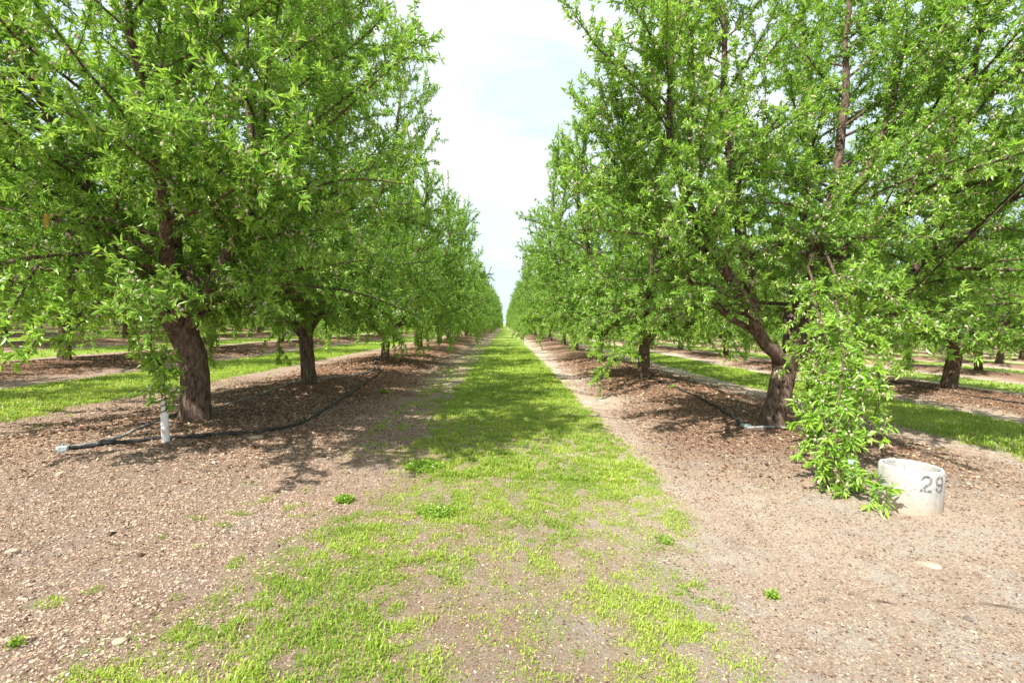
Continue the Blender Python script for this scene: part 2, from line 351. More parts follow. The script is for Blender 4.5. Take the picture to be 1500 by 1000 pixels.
# ------------------------------------------------------------------ trees
def rot_about(v, axis_, ang):
    return v*math.cos(ang)+np.cross(axis_, v)*math.sin(ang)+axis_*np.dot(axis_, v)*(1-math.cos(ang))
def unit(v): return v/(np.linalg.norm(v)+1e-9)
def walk(rs, p, d, length, nseg, pull, wob):
    """pull: vector added to the heading on each step (gravity / light)"""
    st = length/nseg; pts = [p]
    for i in range(nseg):
        d = unit(d+pull+rs.normal(size=3)*wob); p = p+d*st; pts.append(p)
    return np.array(pts)
def leafmesh(rs, A, D, S, young, nper, lens, name, nuts=0, cull=None):
    """A spur points, D outward axis of every whorl, S scale"""
    n0 = len(A); rep = rs.randint(nper[0], nper[1]+1, n0)
    i = np.repeat(np.arange(n0), rep); n = len(i)
    A_ = A[i]+rs.normal(size=(n, 3))*.010; D_ = D[i]
    r = rs.normal(size=(n, 3)); r -= D_*np.sum(r*D_, 1)[:, None]; r /= np.linalg.norm(r, axis=1)[:, None]
    tilt = rs.uniform(.35, 1.35, n)
    dr = D_*np.cos(tilt)[:, None]+r*np.sin(tilt)[:, None]; dr[:, 2] -= .12
    dr /= np.linalg.norm(dr, axis=1)[:, None]
    L = rs.uniform(lens[0], lens[1], n)*S[i]*(1+.18*young[i]); Wd = L*rs.uniform(.115, .165, n)
    up = D_*.6+np.array([0, 0, 1.])*.9+rs.normal(size=(n, 3))*.45
    sd = np.cross(dr, up); sd /= np.linalg.norm(sd, axis=1)[:, None]+1e-9
    nm = np.cross(sd, dr)
    curl = rs.uniform(-.02, .16, n)[:, None]*L[:, None]
    f = .35
    s1 = sd*Wd[:, None]; fold = nm*(Wd*f)[:, None]
    b = A_; t = b+dr*L[:, None]-nm*curl
    m1 = b+dr*(L*.34)[:, None]+nm*curl*.15; m2 = b+dr*(L*.68)[:, None]-nm*curl*.25
    V = np.stack([b, m1+s1+fold, m2+s1*.8+fold*.8, t, m2-s1*.8+fold*.8, m1-s1+fold], 1).reshape(-1, 3)
    k_ = np.arange(n)[:, None]*6
    Q_ = np.concatenate([k_+[[0, 1, 2, 3]], k_+[[0, 3, 4, 5]]])
    v = np.clip(rs.normal(.50, .28, n), 0, .97); v[rs.rand(n) < .004] = 1; yg = np.clip(young[i]*rs.uniform(.5, 1.1, n)+rs.normal(0, .06, n), 0, 1)
    av = np.repeat(v, 6); ay = np.repeat(yg, 6); T_ = None; mi = np.zeros(len(Q_), int)
    if nuts:
        s = rs.choice(n0, min(nuts, n0), replace=False); s = np.repeat(s, rs.randint(1, 4, len(s))); m = len(s)
        cpt = A[s]+rs.normal(size=(m, 3))*.022; ax = rs.normal(size=(m, 3))*.5+np.array([0, 0, -1.]); ax /= np.linalg.norm(ax, axis=1)[:, None]
        q = np.cross(ax, rs.normal(size=(m, 3))); q /= np.linalg.norm(q, axis=1)[:, None]; w = np.cross(ax, q)
        rr = rs.uniform(.0085, .0125, m)*1.0; ll = rr*rs.uniform(1.25, 1.6, m)
        ring = []
        for z0, r0 in ((-.55, .8), (.25, 1.0)):
            for a in range(5):
                an = a*2*np.pi/5+(z0 > 0)*.6
                ring.append(cpt+ax*(ll*z0)[:, None]+(q*math.cos(an)+w*math.sin(an))*(rr*r0)[:, None])
        NV = np.stack([cpt-ax*ll[:, None]]+ring+[cpt+ax*(ll*1.15)[:, None]], 1).reshape(-1, 3)
        t_ = []
        for a in range(5):
            b2 = (a+1) % 5; t_ += [[0, 1+b2, 1+a], [1+a, 1+b2, 6+a], [1+b2, 6+b2, 6+a], [6+a, 6+b2, 11]]
        T_ = (np.array(t_)[None]+np.arange(m)[:, None, None]*12).reshape(-1, 3)+len(V)
        V = np.vstack([V, NV]); av = np.concatenate([av, np.repeat(rs.rand(m), 12)]); ay = np.concatenate([ay, np.zeros(m*12)])
        mi = np.concatenate([mi, np.ones(len(T_), int)])
    me = mk_mesh(name, V, Q_, T_, [M_leaf, M_nut], mi=mi, attrs={'v': av, 'young': ay})
    return me, n

def grow(seed, trunk=None, limbs=None, strands=(), limb_f=1.0, env_f=1.0, inner=.32, last_f=.4, height=6.4, spread=1.0, leaf=1.0, dens=1.0, split=False,
         trunk_r=.17, flare=1.35, nuts=900, low=1.15, nlimb=5, full=1.0, side_z=None):
    rs = np.random.RandomState(seed)
    if trunk is None:
        ln = rs.normal(size=2)*.05
        trunk = np.array([[0, 0, -.12], [ln[0]*.2, ln[1]*.2, .15], [ln[0]*.6, ln[1]*.6, .5], [ln[0], ln[1], .85], [ln[0]*1.1, ln[1]*1.1, 1.02]])
    trunk = smooth_path(trunk, 16); top = trunk[-1]
    z01 = np.linspace(0, 1, 16)
    tr = trunk_r*(1+(flare-1)*np.exp(-z01*6)+.14*ss(.7, 1, z01)-.06*np.sin(z01*3.1))
    mbT = MB(); tube(mbT, trunk, tr, 22, rs, .055)
    VV = mbT.V[-1]; ph = rs.rand(3)*6.28
    for i_ in range(16):
        sl_i = slice(i_*22, i_*22+22); c_ = trunk[i_]; an = np.arange(22)/22*6.283
        f_ = 1+(.20*np.exp(-z01[i_]*5)+.035)*(np.sin(an*3+ph[0])+.6*np.sin(an*5+ph[1]+z01[i_]*2))*.7
        VV[sl_i] = c_+(VV[sl_i]-c_)*f_[:, None]
    if limbs is None:
        limbs = []; a0 = rs.rand()*6.28
        for i in range(nlimb):
            az = a0+i*6.283/nlimb+rs.normal()*.2; tilt = R(rs.uniform(36, 54))
            h = height*rs.uniform(.80, .98); p = top+np.array([math.cos(az), math.sin(az), 0])*.05+[0, 0, -.14-.08*rs.rand()]
            d = np.array([math.cos(az)*math.sin(tilt), math.sin(az)*math.sin(tilt), math.cos(tilt)])
            pts = [p]; 
            nseg = 9; L = (h-1)/math.cos(tilt)*.93
            for s in range(nseg):
                d = unit(d+np.array([0, 0, .055])*(1.2 if s < 6 else .6)+rs.normal(size=3)*.075); p = p+d*L/nseg*1.0; pts.append(p)
            pts = np.array(pts); ro = np.linalg.norm(pts[:, :2]-top[:2], axis=1); mxr = np.interp(pts[:, 2], [1, 2.5, 4, 7], [.6, 1.4, 1.95, 1.7])*spread
            sc = np.minimum(1, mxr/np.maximum(ro, .01)); sc = np.minimum(sc, 1)*.75+.25*np.minimum(sc, 1)
            pts[:, :2] = top[:2]+(pts[:, :2]-top[:2])*sc[:, None]
            limbs.append(pts)
        limbs.append(np.array([top+[0, 0, -.1], top+[rs.normal()*.1, rs.normal()*.1, .7], top+[rs.normal()*.3, rs.normal()*.3, 1.7], top+[rs.normal()*.5, rs.normal()*.5, 3.0], top+[rs.normal()*.6, rs.normal()*.6, height*.86-1]]))
    SP, SD, SS, SY = [], [], [], []
    limb_mbs = []
    def spurs(pts, step, yg, start=0.0):
        seg = np.diff(pts, axis=0); sl = np.linalg.norm(seg, axis=1); cum = np.concatenate([[0], np.cumsum(sl)]); Ltot = cum[-1]
        m = max(1, int(Ltot*(1-start)/step)); s = Ltot*start+(np.arange(m)+rs.rand(m))*step; s = np.minimum(s, Ltot*.999)
        j = np.clip(np.searchsorted(cum, s)-1, 0, len(sl)-1); f = ((s-cum[j])/sl[j])[:, None]
        A = pts[j]+seg[j]*f; t = seg[j]/sl[j][:, None]
        r = rs.normal(size=(m, 3)); r -= t*np.sum(r*t, 1)[:, None]; r /= np.linalg.norm(r, axis=1)[:, None]+1e-9
        Dv = r*.8+t*.55+np.array([0, 0, .25]); Dv /= np.linalg.norm(Dv, axis=1)[:, None]
        SP.append(A); SD.append(Dv); SS.append(rs.uniform(.68, 1.2, m)); SY.append(np.clip(yg+rs.normal(0, .1, m)+.35*(s/Ltot)**3, 0, 1))
        # terminal tuft
        SP.append(pts[-1:]); SD.append(unit(pts[-1]-pts[-2])[None]); SS.append(np.array([1.0])); SY.append(np.array([min(1, yg+.45)]))
    def twigs(pts, mb, spacing, lmin, lmax, gravity, yg, start=.1, r0=.004, upb=.25):
        seg = np.diff(pts, axis=0); sl = np.linalg.norm(seg, axis=1); Ltot = sl.sum(); cum = np.concatenate([[0], np.cumsum(sl)])
        s = Ltot*start
        while s < Ltot*.99:
            j = min(np.searchsorted(cum, s, side='right')-1, len(sl)-1); t = seg[j]/sl[j]; A = pts[j]+seg[j]*(s-cum[j])/sl[j]
            r = unit(np.cross(t, rs.normal(size=3))); d = unit(t*rs.uniform(.3, .9)+r+np.array([0, 0, upb]))
            L = rs.uniform(lmin, lmax)*(1.0-.45*s/Ltot)
            if rs.rand() < .06: L *= 1.7; d = unit(d+np.array([0, 0, .9]))
            tp = walk(rs, A, d, L, 4, np.array([0, 0, gravity]), .10)
            if env_f < 1.4 and gravity > -.1 and math.hypot(tp[-1][0]-top[0], tp[-1][1]-top[1]) > float(np.interp(tp[-1][2], [0, 3.6, 5.0, 6.4, 7.6], [3.35, 3.3, 2.75, 1.7, .9]))*env_f+.2:
                s += spacing*.6; continue
            if tp[-1][2] > low*.72 or gravity < -.1:
                tube(mb, tp, np.linspace(r0, .0016, 5), 3, cap=False)
                spurs(tp, .040/dens, yg+rs.uniform(-.12, .12), .06)
            s += spacing*rs.uniform(.6, 1.4)
    def env(z): return np.interp(z, [0, 3.6, 5.0, 6.4, 7.6], [3.35, 3.3, 2.75, 1.7, .9])*env_f
    for li, lp in enumerate(limbs):
        mb = MB(); lp = np.asarray(lp, float); m = max(14, int(len(lp)*2.5)); pth = smooth_path(lp, m)
        pth[1:] += rs.normal(size=(m-1, 3))*.016
        seg = np.diff(pth, axis=0); sl = np.linalg.norm(seg, axis=1); Ltot = sl.sum(); cum = np.concatenate([[0], np.cumsum(sl)])
        q = cum/Ltot
        r_0 = limb_f*trunk_r*(.50 if li < len(limbs)-1 else last_f)
        rad = r_0*(1-q)**.85*.9+.009
        rad[0] *= 1.15
        tube(mb, pth, rad, 10, rs, .05)
        s = inner
        while s < Ltot*.99:
            j = min(np.searchsorted(cum, s, side='right')-1, len(sl)-1); t = seg[j]/sl[j]; A = pth[j]+seg[j]*(s-cum[j])/sl[j]; u = s/Ltot
            az = rs.rand()*6.283; out = A-top; out[2] = 0; ro = np.linalg.norm(out); out = unit(out)
            hor = np.array([math.cos(az), math.sin(az), 0])+out*rs.uniform(.2, 1.1); hor = unit(hor)
            upw = rs.uniform(-.12, .55)+(.9*max(0, u-.55)/.45)
            d = unit(hor+np.array([0, 0, upw])+t*.25)
            L = (2.05*(1-u)**.55+.62)*rs.uniform(.62, 1.08)*spread
            lim = float(env(A[2]))-ro-.15                # keep the crown inside its spacing
            L = min(L, max(.45, lim+.2*rs.rand()))
            g_ = -.06 if u < .25 else (-.03 if u < .5 else .02)
            n_s = max(4, int(L/.22))
            bp = walk(rs, A, d, L, n_s, np.array([0, 0, g_]), .085)
            if bp[-1][2] < low: 
                bp[:, 2] += np.linspace(0, low-bp[-1][2], len(bp))
            rb = min(.032, .4*float(np.interp(s, cum, rad)))*rs.uniform(.75, 1.1)
            tube(mb, bp, np.linspace(rb, .005, len(bp)), 5, cap=False)
            twigs(bp, mb, .092/full, .22, .62, -.02 if u < .5 else .05, .18+.25*u, .14)
            spurs(bp, .05/dens, .15+.2*u, .12)
            s += .185/full*rs.uniform(.6, 1.35)
        # vigorous upright whips near the end
        for _ in range(6):
            s = Ltot*rs.uniform(.72, 1.0); j = min(np.searchsorted(cum, s, side='right')-1, len(sl)-1); A = pth[j]
            wp = walk(rs, A, unit(np.array([rs.normal()*.3, rs.normal()*.3, 1.0])), rs.uniform(.6, 1.35), 7, np.array([0, 0, .08]), .05)
            tube(mb, wp, np.linspace(.008, .002, 8), 4, cap=False); spurs(wp, .032/dens, .45, .04)
        spurs(pth, .035, .2, .30 if inner < .5 else .55); twigs(pth, mb, .16, .15, .5, 0, .2, .2 if inner < .5 else .5)
        limb_mbs.append(mb)
    for (sp, g, lm) in strands:                # long drooping shoots
        mb = limb_mbs[0]; sp = smooth_path(sp, 12)
        tube(mb, sp, np.linspace(.014, .004, 12), 5, cap=False)
        twigs(sp, mb, .088, .10*lm, .44*lm, -.16, .55, .18, upb=-.05); spurs(sp, .05, .6, .2)
    A = np.concatenate(SP); D = np.concatenate(SD); S = np.concatenate(SS)*leaf; yg = np.concatenate(SY)
    rad_ = np.hypot(A[:, 0]-top[0], A[:, 1]-top[1])
    kk = (A[:, 2] > (low-.25 if not len(strands) else -9)) & ((rad_ < env(A[:, 2])+.35*rs.rand(len(A))+.9*(A[:, 2] > 5)) | (env_f > 1.4))
    A, D, S, yg = A[kk], D[kk], S[kk], yg[kk]
    crown, nl = leafmesh(rs, A, D, S, yg, (5, 9), (.040, .074), 'crown', nuts)
    print('tree', seed, 'spurs', len(A), 'leaves', nl)
    if split:
        return mbT.mesh('trunk', [M_bark]), [m.mesh('limb', [M_bark]) for m in limb_mbs], crown
    for m in limb_mbs:
        for V in m.V: pass
        off = mbT.n
        mbT.V += m.V; mbT.Q += [q_+off for q_ in m.Q]; mbT.T += [t_+off for t_ in m.T]; mbT.n += m.n
    return mbT.mesh('trunk', [M_bark]), [], crown
def plant(meshes, loc, rz=0, s=1.0, label='', group=None, sz=None):
    e = link('almond_tree', None, None, loc); e.rotation_euler = (0, 0, rz); e.scale = (s, s, sz or s)
    tag(e, label, 'tree', group)
    tr, lb, cr = meshes
    link('trunk', tr, e)
    for l_ in lb: link('limb', l_, e)
    link('crown', cr, e)
    return e

GRP = 'almond trees planted in rows'
# first tree right of the lane
bR = G(1132, 622); bR[2] -= .03
def rel(b, pts): return np.array([P(*p)-b for p in pts])
fk = (1150, 520, bR[1]+.02)
trunkR = np.vstack([[0, 0, -.15], [0.0, 0, .12], rel(bR, [(1140, 585, bR[1]), (1147, 548, bR[1]+.02), (1152, 522, bR[1]+.03)])])
yb = bR[1]
limbsR = [rel(bR, [(1146, 532, yb), (1118, 496, yb-.1), (1100, 455, yb-.2), (1068, 405, yb-.3), (1040, 372, yb-.4), (1018, 315, yb-.5), (990, 245, yb-.6), (980, 175, yb-.7), (985, 90, yb-.8), (1000, -10, yb-.9)]),
          rel(bR, [(1152, 532, yb), (1178, 478, yb+.05), (1192, 410, yb+.05), (1192, 365, yb), (1215, 312, yb-.1), (1262, 262, yb-.2), (1300, 170, yb-.4), (1325, 50, yb-.6)]),
          rel(bR, [(1190, 412, yb+.05), (1245, 362, yb-.15), (1312, 312, yb-.4), (1400, 262, yb-.8), (1500, 235, yb-1.2), (1590, 200, yb-1.4)]),
          rel(bR, [(1152, 530, yb+.02), (1158, 470, yb+.4), (1172, 380, yb+.9), (1185, 250, yb+1.3), (1180, 110, yb+1.6), (1172, -20, yb+1.8)]),
          rel(bR, [(1104, 462, yb-.15), (1092, 390, yb+.1), (1078, 290, yb+.2), (1062, 160, yb+.2), (1058, 20, yb+.1), (1050, -90, yb)]),
          rel(bR, [(1192, 385, yb+.02), (1218, 290, yb+.3), (1236, 170, yb+.4), (1240, 30, yb+.4), (1250, -80, yb+.3)]),
          rel(bR, [(1312, 312, yb-.4), (1380, 220, yb-.5), (1420, 110, yb-.5), (1440, 0, yb-.6)]),
          rel(bR, [(1156, 530, yb), (1230, 480, yb-.1), (1330, 405, yb-.2), (1430, 335, yb-.4), (1520, 250, yb-.5), (1600, 180, yb-.6)]),
          rel(bR, [(1120, 497, yb-.1), (1040, 440, yb-.1), (985, 380, yb-.2), (940, 300, yb-.3), (905, 190, yb-.3)])]
strR = [(rel(bR, q), -.1, lm) for q, lm in (
    ([(1180, 380, 5.6), (1200, 450, 4.9), (1195, 560, 4.4), (1196, 660, 4.05), (1222, 728, 3.85)], 1.0),
    ([(1210, 370, 5.4), (1240, 450, 4.7), (1252, 560, 4.3), (1236, 650, 4.0), (1262, 700, 3.75), (1306, 715, 3.42)], .7),
    ([(1230, 400, 5.3), (1275, 480, 4.6), (1288, 560, 4.3), (1280, 612, 4.2)], 1.0),
    ([(1150, 470, 5.2), (1175, 540, 4.7), (1190, 600, 4.3), (1178, 655, 4.1)], .8),
    ([(1220, 420, 5.0), (1235, 520, 4.2), (1222, 640, 3.9), (1235, 722, 3.75)], 1.0),
    ([(1190, 430, 5.0), (1215, 520, 4.5), (1210, 600, 4.2), (1205, 690, 3.9)], .9),
    ([(1240, 380, 5.3), (1310, 440, 4.8), (1360, 480, 4.5)], .9),
    ([(1200, 470, 5.0), (1255, 520, 4.4), (1262, 600, 4.1), (1240, 700, 3.85)], .8))]
treeR = grow(101, trunkR, limbsR, strR, leaf=1.0, split=True, trunk_r=.145, flare=1.6, nuts=6500, limb_f=1.2, spread=.95, low=1.05, env_f=1.5, inner=.8, last_f=.2, full=1.12)
plant(treeR, bR, label='pale-barked forked almond tree right of the grass lane, drooping over the concrete ring', group=GRP)

# first tree left of the lane
bL = G(288, 612); bL[2] -= .03; yb = bL[1]
trunkL = np.vstack([[0, 0, -.15], [0, 0, .12], rel(bL, [(287, 560, yb), (282, 520, yb), (270, 490, yb), (262, 468, yb)])])
def fan(b, yb, fx, fy, spec):
    return [rel(b, [(fx, fy, yb)]+q) for q in spec]
limbsL = fan(bL, yb, 268, 486, [
    [(235, 448, yb-.1), (190, 380, yb-.4), (130, 280, yb-.9), (60, 150, yb-1.3), (10, 20, yb-1.5)],
    [(285, 440, yb+.1), (330, 370, yb+.4), (385, 280, yb+.6), (420, 180, yb+.7), (440, 60, yb+.7), (450, -40, yb+.6)],
    [(255, 430, yb-.4), (240, 340, yb-1.0), (220, 200, yb-1.5), (190, 40, yb-1.8), (170, -120, yb-1.9)],
    [(275, 430, yb+.6), (280, 350, yb+1.3), (270, 220, yb+1.8), (260, 80, yb+2.0)],
    [(300, 440, yb-.3), (345, 350, yb-.7), (380, 230, yb-1.0), (395, 90, yb-1.1), (400, -60, yb-1.1)],
    [(290, 440, yb+.2), (345, 330, yb+.2), (370, 200, yb+.1), (360, 60, yb), (350, -60, yb-.1)],
    [(200, 430, yb+.2), (100, 340, yb+.3), (0, 220, yb+.4), (-80, 80, yb+.4)],
    [(262, 420, yb), (255, 300, yb), (240, 130, yb), (230, -20, yb)]])
strL = [(rel(bL, q), -.1, lm) for q, lm in (
    ([(120, 380, 4.4), (80, 440, 4.0), (50, 500, 3.7), (40, 520, 3.6)], .9),
    ([(60, 380, 4.2), (20, 450, 3.8), (-5, 510, 3.6)], .8),
    ([(180, 400, 4.8), (130, 460, 4.3), (85, 505, 4.0)], .8),
    ([(235, 400, 5.0), (222, 460, 4.75), (222, 520, 4.7), (228, 545, 4.7)], .6),
    ([(215, 420, 5.0), (195, 480, 4.9), (188, 515, 4.9)], .6),
    ([(350, 380, 5.0), (380, 430, 4.7), (390, 450, 4.6)], .6))]
treeL = grow(202, trunkL, limbsL, strL, leaf=1.0, split=True, trunk_r=.152, flare=1.3, nuts=5200, spread=1.0, full=1.15, low=1.2, env_f=1.5)
plant(treeL, bL, label='thick dark-trunked almond tree left of the lane, nearest the white-wrapped sapling', group=GRP)

# five grown patterns, planted all over the orchard
def skirt(sd, n=19):
    r_ = np.random.RandomState(sd); out = []
    for q in range(n):
        a = q/n*6.283+r_.normal()*.25; c_ = np.array([math.cos(a), math.sin(a), 0]); r1 = r_.uniform(1.7, 3.05); z1 = r_.uniform(.45, .95)
        out.append((np.array([c_*r1*.45+[0, 0, 2.0], c_*r1*.8+[0, 0, 1.75], c_*r1+[0, 0, 1.35], c_*(r1+.15)+[0, 0, z1]]), -.05, r_.uniform(.9, 1.4)))
    return out
V_ = [grow(301+i*17, strands=skirt(i), height=6.2+.25*(i % 3), nlimb=4+(i % 2), nuts=1600, trunk_r=.135+.012*(i % 3), spread=1.0+.03*(i % 2), low=1.0) for i in range(5)]
# second right tree gets its own low skirt
bR2 = G(942, 552); yb = bR2[1]
strR2 = [(rel(bR2, q), -.1, lm) for q, lm in (
    ([(985, 440, 11.0), (930, 490, 9.9), (895, 525, 9.3), (872, 560, 9.0)], 1.3),
    ([(970, 460, 10.8), (935, 500, 10.2), (905, 530, 9.6)], 1.3), ([(930, 450, 11), (890, 500, 10.2), (862, 520, 9.8)], 1.2),
    ([(1080, 420, 9.5), (1030, 470, 8.8), (1020, 500, 8.5)], 1.2), ([(880, 440, 12), (850, 490, 11.2), (840, 505, 11)], 1.2))]
treeR2 = grow(411, None, None, strR2+skirt(9, 8), height=6.4, nuts=700, trunk_r=.14, low=1.0)
plant(treeR2, bR2, label='second almond tree right of the lane, its low leafy branch hanging toward the grass', group=GRP)

ORD = ['first', 'second', 'third', 'fourth', 'fifth', 'sixth', 'seventh', 'eighth', 'ninth', 'tenth', 'eleventh', 'twelfth', 'thirteenth', 'fourteenth']
def fit(px, py): p = G(px, py); return p[0], p[1]
rnd = random.Random(5)
left_row = [fit(453, 562), fit(564, 528), fit(614, 511), fit(643, 502)]
cands = []                                  # (x, y, side, row number from the lane, number along the row)
for i, (x, y) in enumerate(left_row): cands.append((x, y, -1, 1, i+2))
for i in range(36): cands.append((-3.54+rnd.gauss(0, .08), 32.6+i*6.03, -1, 1, 6+i))
cands.append((*fit(875, 525), 1, 1, 3))
for i in range(37): cands.append((3.54+rnd.gauss(0, .08), 24.6+i*6.03, 1, 1, 4+i))
starts = {(-1, 2): 5.9, (1, 2): 5.35}
for row in range(2, 12):
    for side in (-1, 1):
        xr = side*(HALF+ROW*(row-1)); y0 = starts.get((side, row), 5.7+rnd.uniform(-.3, .3)); k_ = 0; j = 0
        while True:
            y = y0+k_*6.03; k_ += 1
            if y > 150: break
            if abs(xr) > y*1.06+5.2: continue
            j += 1
            cands.append((xr+rnd.gauss(0, .1), y+rnd.gauss(0, .12), side, row, j))
def rank(c): return (c[1] if c[3] == 1 else c[1]*(1.0+.32*(c[3]-1)))
cands.sort(key=rank); cands = cands[:282]
for c in cands:
    x, y, side, row, j = c
    sd = 'left' if side < 0 else 'right'; other = 'row' 
    if row == 1 and j == 2: lab = 'second almond tree left of the lane, straight trunk beside the hose'
    elif row == 1 and side < 0 and j == 3: lab = 'third almond tree left of the lane, slim trunk where the two hoses rejoin'
    elif row == 1: 
        lab = ('%s almond tree from the front in the row %s of the central lane' % (ORD[j-1], sd)) if j <= 14 else 'distant almond tree near the end of the row %s of the central lane' % sd
    elif j <= 8 and row <= 5: lab = '%s almond tree in view from the front, %s row %s of the central lane' % (ORD[j-1], ORD[row-1], sd)
    else: lab = 'distant shaded almond tree deep in the %s row %s of the central lane' % (ORD[row-1], sd)
    i = rnd.randrange(5); s = rnd.uniform(.90, 1.06)
    if side > 0 and row == 1 and j == 3: i = 1
    sz = s*rnd.uniform(.90, 1.08)
    if row == 1 and side < 0 and j == 2: s, sz = .84, 1.1
    plant(V_[i], (x, y, float(gz(x, y))-.02), rnd.uniform(0, 6.28), s, lab, GRP, sz)

# ------------------------------------------------------------------ hoses
def hose(ctrl, r, mat, parent=None, name='irrigation_hose', n=None):
    w = np.array([G(*c) for c in ctrl]) if len(ctrl[0]) == 2 else np.array(ctrl)
    L = np.linalg.norm(np.diff(w, axis=0), axis=1).sum(); p = smooth_path(w, n or int(max(12, L/.09)))
    p[:, 2] = gz(p[:, 0], p[:, 1])+r*.55+.006*np.sin(np.arange(len(p))*.7)
    mb = MB(); tube(mb, p, r, 8)
    return link(name, mb.mesh(name, [mat]), parent), p
def collar(p, d, r, l, mat, name, parent):
    mb = MB(); d = unit(np.asarray(d, float)); tube(mb, [p-d*l*.5, p-d*l*.5+d*.004, p+d*l*.5-d*.004, p+d*l*.5], [r*.8, r, r, r*.8], 12)
    return link(name, mb.mesh(name, [mat]), parent)
def box_mb(mb, c, sx, sy, sz, rz=0):
    ch = min(sx, sy, sz)*.12; V = []
    for dx in (-1, 1):
        for dy in (-1, 1):
            for dz in (-1, 1):
                for q in range(3):
                    v = [dx*(sx/2-(ch if q != 0 else 0)), dy*(sy/2-(ch if q != 1 else 0)), dz*(sz/2-(ch if q != 2 else 0))]; V.append(v)
    import bmesh
    bm = bmesh.new(); [bm.verts.new(v) for v in V]; bmesh.ops.convex_hull(bm, input=bm.verts); bmesh.ops.triangulate(bm, faces=bm.faces)
    bm.verts.index_update(); VV = np.array([v.co[:] for v in bm.verts]); T = np.array([[v.index for v in f.verts] for f in bm.faces]); bm.free()
    ca, sa = math.cos(rz), math.sin(rz); VV = VV@np.array([[ca, sa, 0], [-sa, ca, 0], [0, 0, 1]])+np.asarray(c)
    mb.add(VV, None, T)
hA, pA = hose([(94, 661), (150, 652), (245, 644), (310, 638), (370, 635), (430, 624), (470, 606), (500, 585), (535, 562), (555, 546), (551, 534)], .021, M_hose)
tag(hA, 'black polythene irrigation hose bowing out past the white-wrapped sapling onto bare soil', 'hose', 'irrigation hoses')
collar(pA[int(len(pA)*.46)], pA[1+int(len(pA)*.46)]-pA[int(len(pA)*.46)], .027, .09, M_black, 'coupling', hA)
collar(pA[int(len(pA)*.10)], pA[1+int(len(pA)*.10)]-pA[int(len(pA)*.10)], .026, .05, M_black, 'coupling', hA)
hB, pB = hose([(100, 659), (140, 650), (175, 641), (212, 626), (240, 614), (262, 606), (320, 597), (360, 585), (400, 572), (437, 560), (475, 555), (510, 551), (540, 545), (549, 538)], .018, M_hose2)
tag(hB, 'thinner weathered hose running close behind the thick left trunk', 'hose', 'irrigation hoses')
ef = link('hose_end_clamp', None, None, pA[0]); tag(ef, 'grey clamp joining two hose ends on the bare soil at far left', 'fitting')
mb = MB(); box_mb(mb, (0, 0, .012), .07, .06, .055, .3); tube(mb, [[-.05, -.01, .01], [.03, .0, .01]], .024, 10); link('clamp_body', mb.mesh('clamp_body', [M_fit], False), ef)
mb = MB(); tube(mb, [[-.012, 0, .03], [-.012, 0, .058]], .008, 8); link('bolt', mb.mesh('bolt', [M_fit], False), ef)
ef = link('hose_junction', None, None, pA[-1]); tag(ef, 'black bundled hose junction standing on the litter by the third left trunk', 'fitting')
mb = MB(); tube(mb, [[-.03, -.04, 0], [0, 0, .10], [.01, .03, .16]], .024, 8); tube(mb, [[.05, -.02, 0], [.01, 0, .10], [-.03, .02, .15]], .020, 8); link('riser', mb.mesh('riser', [M_hose]), ef)
collar(np.array([0, 0, .09]), [0, .1, 1], .042, .035, M_fit, 'clamp', ef)
hC, pC = hose([(945, 552), (978, 564), (1010, 577), (1050, 597), (1075, 613), (1091, 627)], .025, M_hose)
tag(hC, 'black hose running from the second right trunk to the fitting by the first', 'hose', 'irrigation hoses')
hD, pD = hose([(1091, 628), (1115, 627), (1150, 627), (1175, 629), (1215, 637), (1260, 650)], .018, M_hose2)
tag(hD, 'short grey hose crossing in front of the forked right trunk', 'hose', 'irrigation hoses')
ef = link('hose_elbow', None, None, pC[-1]); tag(ef, 'blue-grey elbow fitting on the ground left of the forked right trunk', 'fitting')
mb = MB(); tube(mb, [[-.03, .04, .012], [0, 0, .016], [.07, -.004, .012]], .026, 10); link('elbow', mb.mesh('elbow', [M_fit]), ef)
mb = MB(); tube(mb, [[0, 0, .0], [-.015, -.05, .02]], .022, 10); link('end_plug', mb.mesh('end_plug', [M_fit]), ef)
for side, row, words in ((-1, 2, 'thin black hose lying along the second tree row to the left'), (1, 2, 'thin black hose lying along the second tree row to the right'),
                         (-1, 3, 'thin black hose lying along the third tree row to the left')):
    xr = side*(HALF+ROW*(row-1)); ys = np.arange(max(4, abs(xr)*.8), 60, 1.5)
    pts = [(xr-.5+.12*math.sin(y*.9+row), y, 0) for y in ys]
    h, _ = hose(pts, .017, M_hose, n=len(ys)*4); tag(h, words, 'hose', 'irrigation hoses')

